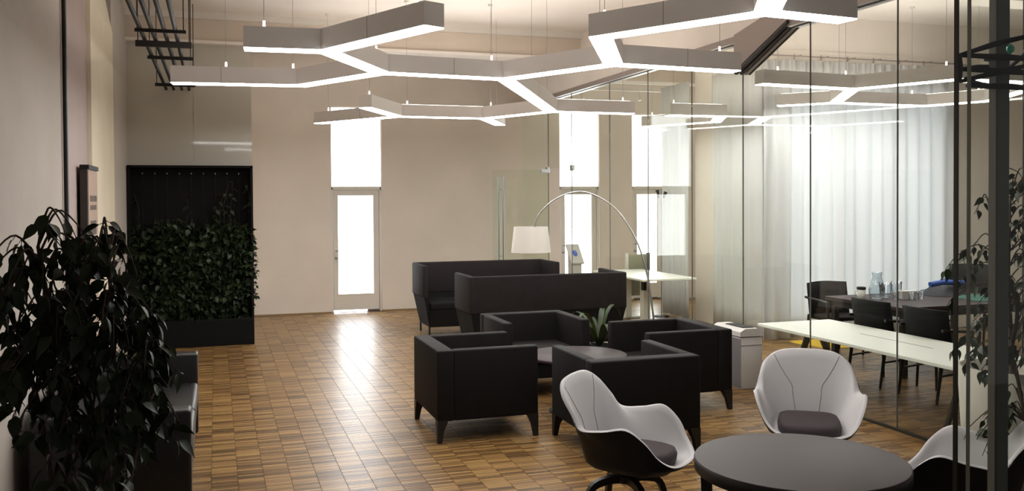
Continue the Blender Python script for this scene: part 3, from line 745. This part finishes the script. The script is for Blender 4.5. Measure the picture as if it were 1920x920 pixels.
# round table in front
rt = thing('round_table', (2.56, 3.60, 0), 0, 'round dark brown table in the front right foreground', 'table')
MB().lathe([(0,.604),(.474,.604),(.479,.607),(.480,.612),(.480,.634),(.4785,.6385),(.474,.64),(0,.64)], seg=96).build('tabletop', M['tabletop'], rt)
MB().lathe([(.44,.580),(.476,.580),(.4815,.586),(.4815,.632),(.478,.635),(.44,.635),(.44,.580)], seg=96).build('edge_band', M['blackwood'], rt)
for k in range(4):
    a = math.radians(150+k*90); c_, s_ = math.cos(a), math.sin(a)
    g = MB(); p0 = Vector((c_*.415, s_*.415, 0)); p1 = Vector((c_*.425, s_*.425, .604)); e = Vector((-s_,c_,0)); f_ = Vector((c_,s_,0))
    g.hexa([p0-e*.019-f_*.019, p0+e*.019-f_*.019, p0+e*.019+f_*.019, p0-e*.019+f_*.019, p1-e*.028-f_*.028, p1+e*.028-f_*.028, p1+e*.028+f_*.028, p1-e*.028+f_*.028])
    g.build('leg', M['blackwood'], rt, bevel=.005, bseg=2)

# ------------------------------------------------------------------ arc lamp
al = thing('arc_floor_lamp', (4.88, 9.62, 0), 0, 'white arc floor lamp with drum shade reaching over the sofas', 'floor lamp')
MB().lathe([(0,0),(.16,0),(.16,.03),(.15,.04),(0,.04)], seg=40).build('base', M['white'], al)
arc = catmull([(0,0,.04),(-.02,.05,.5),(-.06,.14,1.0),(-.17,.25,1.42),(-.34,.42,1.74),(-.56,.6,1.91),(-.76,.72,1.93),(-.98,.80,1.83),(-1.15,.85,1.66),(-1.20,.87,1.50)], 6)
MB().tube(arc, [.013-.006*i/len(arc) for i in range(len(arc))], 8).build('arc_pole', M['steel'], al)
sh = MB().lathe([(.205,1.515),(.242,1.205)], -1.24, .88, 40).lathe([(.201,1.515),(.238,1.205)], -1.24, .88, 40)
o = sh.build('lamp_shade', M['white'], al, recalc=False)
MB().tube([(-1.44,.88,1.50),(-1.04,.88,1.50)], .003, 6).tube([(-1.24,.68,1.50),(-1.24,1.08,1.50)], .003, 6).build('shade_spider', M['steel'], al)
MB().lathe([(0,1.30),(.02,1.31),(.032,1.35),(.025,1.40),(.012,1.44),(.012,1.50)], -1.24, .88, 16).build('bulb', M['mug'], al)

# two-headed reading lamp, desk, screen and info stand in the far glazed room
rl = thing('reading_lamp', (6.62, 12.88, 0), 0, 'thin floor lamp with two small black heads in front of the third door', 'floor lamp')
MB().lathe([(0,0),(.12,0),(.12,.015),(0,.02)], seg=30).build('base', M['darksteel'], rl)
MB().tube([(0,0,.02),(0,0,1.72)], .007, 8).build('pole', M['steel'], rl)
for s, h in ((-1,1.98),(1,1.95)):
    n_ = MB().tube(catmull([(0,0,1.70),(s*.02,0,1.78),(s*.045,0,1.86)],4), .004, 6).build('gooseneck', M['steel'], rl)
    MB().tube([(s*.045,0,1.85),(s*.05,0,h-.06),(s*.075,-.01,h)], [.010,.018,.03], 10).build('lamp_head', M['darksteel'], n_)
dk = thing('desk', (6.02, 12.45, 0), 0, 'white desk on a central leg behind the glass near the third door', 'desk')
MB().box(-.42,-1.0,.70,.42,.75,.73).build('desktop', M['tablewhite'], dk, bevel=.005, bseg=1)
MB().box(-.05,-.28,.03,.05,-.15,.70).build('leg', M['white'], dk)
MB().box(-.055,-.285,.50,-.01,-.20,.62).build('leg_joint', M['darksteel'], dk)
MB().box(-.05,.35,.03,.05,.48,.70).build('leg', M['white'], dk)
for y in (-.215,.415): MB().box(-.38,y-.03,0,.38,y+.03,.03).build('foot', M['white'], dk, bevel=.005, bseg=1)
wb = thing('partition_screen', (6.44, 13.30, 0), 0, 'grey beige partition screen with a black post standing behind the desk', 'screen')
MB().box(-.20,-.012,.30,.14,.012,.96).build('screen_panel', mat('beige_panel', (.30,.29,.20), .7), wb)
MB().box(.14,-.03,0,.18,.03,.98).build('post', M['darksteel'], wb)
MB().box(-.24,-.03,0,-.20,.03,.98).build('post', M['white'], wb)
st_ = thing('information_stand', (5.72, 14.3, 0), 0, 'white slanted information stand with a blue round emblem before the second door', 'stand')
MB().hexa([(-.07,-.10,0),(.10,-.10,0),(.10,.10,0),(-.07,.10,0),(-.07,-.10,.78),(.10,-.10,.78),(.10,.10,1.02),(-.07,.10,1.02)]).build('pedestal', M['plastic'], st_)
MB().hexa([(-.10,-.13,.76),(.13,-.13,.76),(.13,.13,1.06),(-.10,.13,1.06),(-.10,-.14,.785),(.13,-.14,.785),(.13,.12,1.085),(-.10,.12,1.085)]).build('slanted_top', M['plastic'], st_)
em = MB().lathe([(0,.004),(.05,.004),(.05,0)], seg=24).build('round_emblem', M['logo'], st_, loc=(.015,-.012,.937)); em.rotation_euler = (math.radians(49),0,0); em.scale = (.8,1.3,1)

# plant with arching strap leaves between the armchairs and the sofa
sp_ = thing('strap_leaf_plant', (4.02, 9.32, 0), 0, 'strap leaf plant in a dark pot behind the right armchair', 'plant')
pot(sp_, .11, .14, .24, M['planter'])
for k, (dx, dy, h) in enumerate(((-.42,.1,.52),(-.36,-.3,.48),(-.25,.3,.58),(.30,.10,.66),(.22,.35,.60),(.32,-.2,.46),(-.30,-.12,.60),(.05,.4,.5),(-.05,-.4,.5),(-.5,-.1,.36),(.18,-.38,.42))):
    a = catmull([(0,0,.2),(dx*.35,dy*.35,h*.85),(dx*.75,dy*.75,h),(dx*1.05,dy*1.05,h*.80)], 5); n_ = Vector((-dy,dx,0)).normalized()
    mb = MB(); rws = []
    for i, p in enumerate(a):
        ww = .030*math.sin(PI*min(1,(i+1.5)/(len(a)+1)))**.6; rws.append([p-n_*ww+Vector((0,0,.006)), p, p+n_*ww+Vector((0,0,.006))])
    mb.grid(rws); mb.build('leaf', M['leafgreen'], sp_, recalc=False)

# shredder
sd = thing('paper_shredder', (4.930, 7.95, 0), 0, 'white office shredder standing by the glass wall beside the right armchair', 'shredder')
MB().box(-.125,-.25,.0,.115,.25,.50).build('bin', M['plastic'], sd, bevel=.006, bseg=2)
MB().box(-.128,-.253,.42,.118,-.249,.425).box(-.127,-.252,0.01,-.124,.25,.49).build('panel_seam', M['seam'], sd)
MB().prism([(-.135,0),(.125,0),(.125,.05),(.06,.075),(-.08,.075),(-.135,.045)], -.26, .26).build('shredder_head', M['plastic'], sd, loc=(0,0,.51)).rotation_euler = (PI/2,0,0)
MB().box(-.07,-.20,.585,.05,.12,.592).build('paper_slot', M['darksteel'], sd)
MB().tube(catmull([(.12,-.12,.44),(.145,-.12,.45),(.150,-.12,.40),(.12,-.12,.37)],4), .006, 6).build('side_handle', M['darksteel'], sd)

# ------------------------------------------------------------------ meeting room furniture
wtb = thing('long_table', (5.66, 6.72, 0), 0, 'long white table with a cable slot just behind the glass wall', 'table')
MB().box(-.46+.0,-1.32,.556,.40,1.30,.584).build('tabletop', M['tablewhite'], wtb, bevel=.003, bseg=1)
MB().box(.02,-.55,.5845,.028,.35,.5855).build('cable_slot', M['seam'], wtb)
for y in (-1.0, 1.0):
    g = MB().box(-.30,y-.025,.525,.30,y+.025,.556)
    g.build('crossbar', M['darksteel'], wtb)
    for s in (-1,1):
        q = MB().tube([(s*.05,y,.54),(s*.26,y,.045)], [.035,.022], 6); q.build('leg', M['darksteel'], wtb)
        MB().tube([(s*.26-.012,y,.025),(s*.26+.012,y,.025)], .025, 12).build('caster', M['darksteel'], wtb)
bt = thing('dark_table', (7.50, 8.17, 0), 0, 'black conference table behind the white one, with glasses on it', 'table')
MB().box(-.92,-.62,.69,.92,.62,.73).build('tabletop', M['tabletop'], bt, bevel=.003, bseg=1)
MB().box(-.86,-.56,.62,.86,.56,.69).build('apron', M['blackwood'], bt)
for sx in (-1,1):
    for sy in (-1,1): MB().box(sx*.84-.03,sy*.54-.03,0,sx*.84+.03,sy*.54+.03,.62).build('leg', M['blackwood'], bt)

def black_chair(loc, rz, label, hb=.845):
    # faces +x
    t = thing('conference_chair', loc, rz, label, 'chair', 'black conference chairs')
    rws = []
    for z, xo in ((.44,-.20),(.60,-.225),(.72,-.245),(hb,-.26)):
        rws.append([(xo+.03*abs(u)**2*3.0, u*.27*(1-.03*(z-.44)), z-.012*abs(u)*(z>.8)) for u in (-1,-.6,-.2,.2,.6,1)])
    b_ = MB().grid(rws).build('backrest', M['black'], t, recalc=False); s = b_.modifiers.new('s','SOLIDIFY'); s.thickness = .028
    MB().box(-.22,-.25,.41,.20,.25,.46).build('seat', M['black'], t, bevel=.015)
    for s_ in (-1,1):
        MB().tube([(-.235,s_*.265,.66),(.0,s_*.27,.645),(.18,s_*.265,.63)], .016, 8).build('armrest', M['blackwood'], t)
        MB().tube([(.18,s_*.265,.635),(.17,s_*.235,0)], [.018,.012], 8).build('leg', M['blackwood'], t)
        MB().tube([(-.20,s_*.24,.45),(-.27,s_*.24,0)], [.020,.012], 8).build('leg', M['blackwood'], t)
        MB().tube([(-.232,s_*.24,.25),(.19,s_*.245,.28)], .010, 6).build('stretcher', M['blackwood'], t)
    return t
bc = black_chair((6.35, 7.52, 0), 0, 'black conference chair seen from behind, left of the two backs over the white table')
bc2 = dup(bc, (6.35, 6.79, 0), 0, 'black conference chair seen from behind, nearer the glass corner, over the white table')
dup(bc, (6.98, 9.10, 0), -PI/2, 'black conference chair at the far left end of the dark table by the curtain')
dup(bc, (8.62, 8.80, 0), math.radians(200), 'black conference chair with a taller back beyond the jugs, against the curtain').scale = (1.05,1.15,1.22)

def lathe_thing(name, prof, x, y, z, mt, label, cat, group=None, seg=24):
    o = MB().lathe(prof, seg=seg).build(name, mt, loc=(x,y,z), recalc=True); return tag(o, label, cat, group)
T = .731
jug = lambda s: [(0,0),(.052*s,0),(.064*s,.03*s),(.066*s,.08*s),(.048*s,.15*s),(.036*s,.19*s),(.044*s,.225*s),(.041*s,.225*s),(.033*s,.19*s),(.045*s,.15*s),(.062*s,.08*s),(.058*s,.03*s),(0,.008)]
lathe_thing('glass_carafe', jug(1.3), 6.93, 8.35, T, M['tumbler'], 'tallest glass carafe on the dark table, leftmost of the glassware', 'carafe')
lathe_thing('glass_jug', [(0,0),(.05,0),(.06,.03),(.07,.17),(.066,.17),(.056,.03),(0,.01)], 7.10, 8.42, T, M['tumbler'], 'wide glass jug just right of the tall carafe', 'jug')
lathe_thing('glass_jug', [(0,0),(.045,0),(.052,.03),(.062,.165),(.058,.165),(.048,.03),(0,.01)], 7.32, 8.50, T, M['tumbler'], 'glass jug behind the white bowl on the dark table', 'jug')
for k, (x, y, nm) in enumerate(((7.04,8.18,'small tumbler nearest the tall carafe'),(7.16,8.08,'small tumbler in front of the wide jug'),(7.34,8.14,'small tumbler right of the white box on the dark table'))):
    lathe_thing('tumbler', [(0,0),(.028,0),(.034,.09),(.031,.09),(.025,.008),(0,.008)], x, y, T, M['tumbler'], nm, 'glass')
nb = MB().hexa([(-.075,-.05,0),(.075,-.05,0),(.075,.05,0),(-.075,.05,0),(-.09,-.06,.09),(.09,-.06,.09),(.09,.06,.09),(-.09,.06,.09)]).build('napkin_box', M['mug'], loc=(7.22,8.22,T))
nb.rotation_euler = (0,0,-.2); tag(nb, 'small white square container among the glasses on the dark table', 'box')
mg = thing('mug', (6.78, 8.42, T), 0, 'white mug with dark rim at the left end of the dark table', 'mug')
MB().lathe([(0,0),(.042,0),(.045,.01),(.046,.10),(.042,.10),(.040,.012),(0,.01)], seg=24).build('cup', M['mug'], mg)
MB().lathe([(.047,.10),(.049,.105),(.049,.128),(.0,.132)], seg=24).build('lid', M['darksteel'], mg)
MB().tube(catmull([(-.044,0,.085),(-.078,0,.08),(-.08,0,.04),(-.044,0,.025)],5), .005, 6).build('handle', M['mug'], mg)

def cloth(name, sx, sy, h, mt, loc, seed, label, cat):
    rr = random.Random(seed); n = 16; rws = []
    for i in range(n+1):
        row = []
        for j in range(n+1):
            u, v = i/n*2-1, j/n*2-1; r_ = min(1, math.hypot(u,v)); e = max(0, 1-max(abs(u),abs(v))**3)
            z = h*e*(.55+.25*math.sin(4.1*u+seed)+.25*math.sin(5.3*v*u+2*seed)+.12*math.sin(9*u-7*v))
            k = 1+.10*math.sin(3*math.atan2(v,u)+seed)
            row.append((u*sx*k*(1-.15*abs(v)), v*sy*k*(1-.15*abs(u)), max(.004, z)))
        rws.append(row)
    bottom = [[(p[0],p[1],0) for p in r_] for r_ in rws]
    mb = MB().grid(rws).grid(bottom); o = mb.build(name, mt, recalc=False, loc=loc); return tag(o, label, cat)
bj = cloth('folded_jacket', .34, .22, .12, M['navy'], (7.95, 8.45, T), 1.3, 'dark jacket heaped on the dark table behind the glasses', 'jacket')
b2 = MB().tube(catmull([(-.30,-.10,.13),(-.12,-.12,.15),(.05,-.13,.14),(.22,-.06,.13),(.20,.06,.12),(.0,.04,.15)],6), [.03]*31, 10).build('blue_lining', M['blue'], bj)
cloth('teal_scarf', .30, .22, .07, M['teal'], (8.02, 7.93, T), 2.2, 'teal green cloth lying on the right end of the dark table', 'cloth')
cloth('yellow_cushion', .42, .34, .10, M['yellow'], (7.40, 9.78, 0), .4, 'yellow cushion on the floor by the curtain', 'cushion')

# ------------------------------------------------------------------ black rod ornament clamped around the post
ro = thing('rod_ornament', (2.491, 2.362, 2.269), 0, 'spiky black rod ornament clamped round the steel post', 'ornament')
KO = 0.6453
def L_(a): return (Vector(a)-Vector((3.86,3.66,2.5)))*KO
rods = [((3.535,3.66,2.555),(3.702,3.60,2.61),(3.94,3.58,2.665)),((3.535,3.66,2.555),(3.78,3.60,2.545),(4.10,3.70,2.56)),((3.545,3.66,2.485),(3.80,3.60,2.475),(4.10,3.72,2.49)),
        ((3.545,3.66,2.485),(3.77,3.79,2.52),(4.0,3.84,2.54)),((3.535,3.66,2.425),(3.73,3.62,2.47),(3.95,3.60,2.52)),((3.575,3.66,2.405),(3.78,3.60,2.40),(4.10,3.72,2.41)),
        ((3.575,3.66,2.44),(3.703,3.74,2.43),(4.02,3.86,2.42)),((3.532,3.66,2.56),(3.532,3.66,2.49),(3.532,3.66,2.42)),((3.94,3.58,2.665),(4.05,3.75,2.6),(4.10,3.9,2.55))]
for r_ in rods: MB().tube([L_(p) for p in r_], [.007,.011,.007], 6).build('rod', M['darksteel'], ro)
for z in (2.45,2.50,2.54): MB().box(-.034,.038,z-2.5-.006,.034,.078,z-2.5+.006).build('clamp_ring', M['darksteel'], ro)
MB().lathe([(0,-.018),(.012,-.006),(.012,.007),(0,.018)], seg=8).build('green_marker', M['green_gem'], ro, loc=(-.035,-.03,.058))
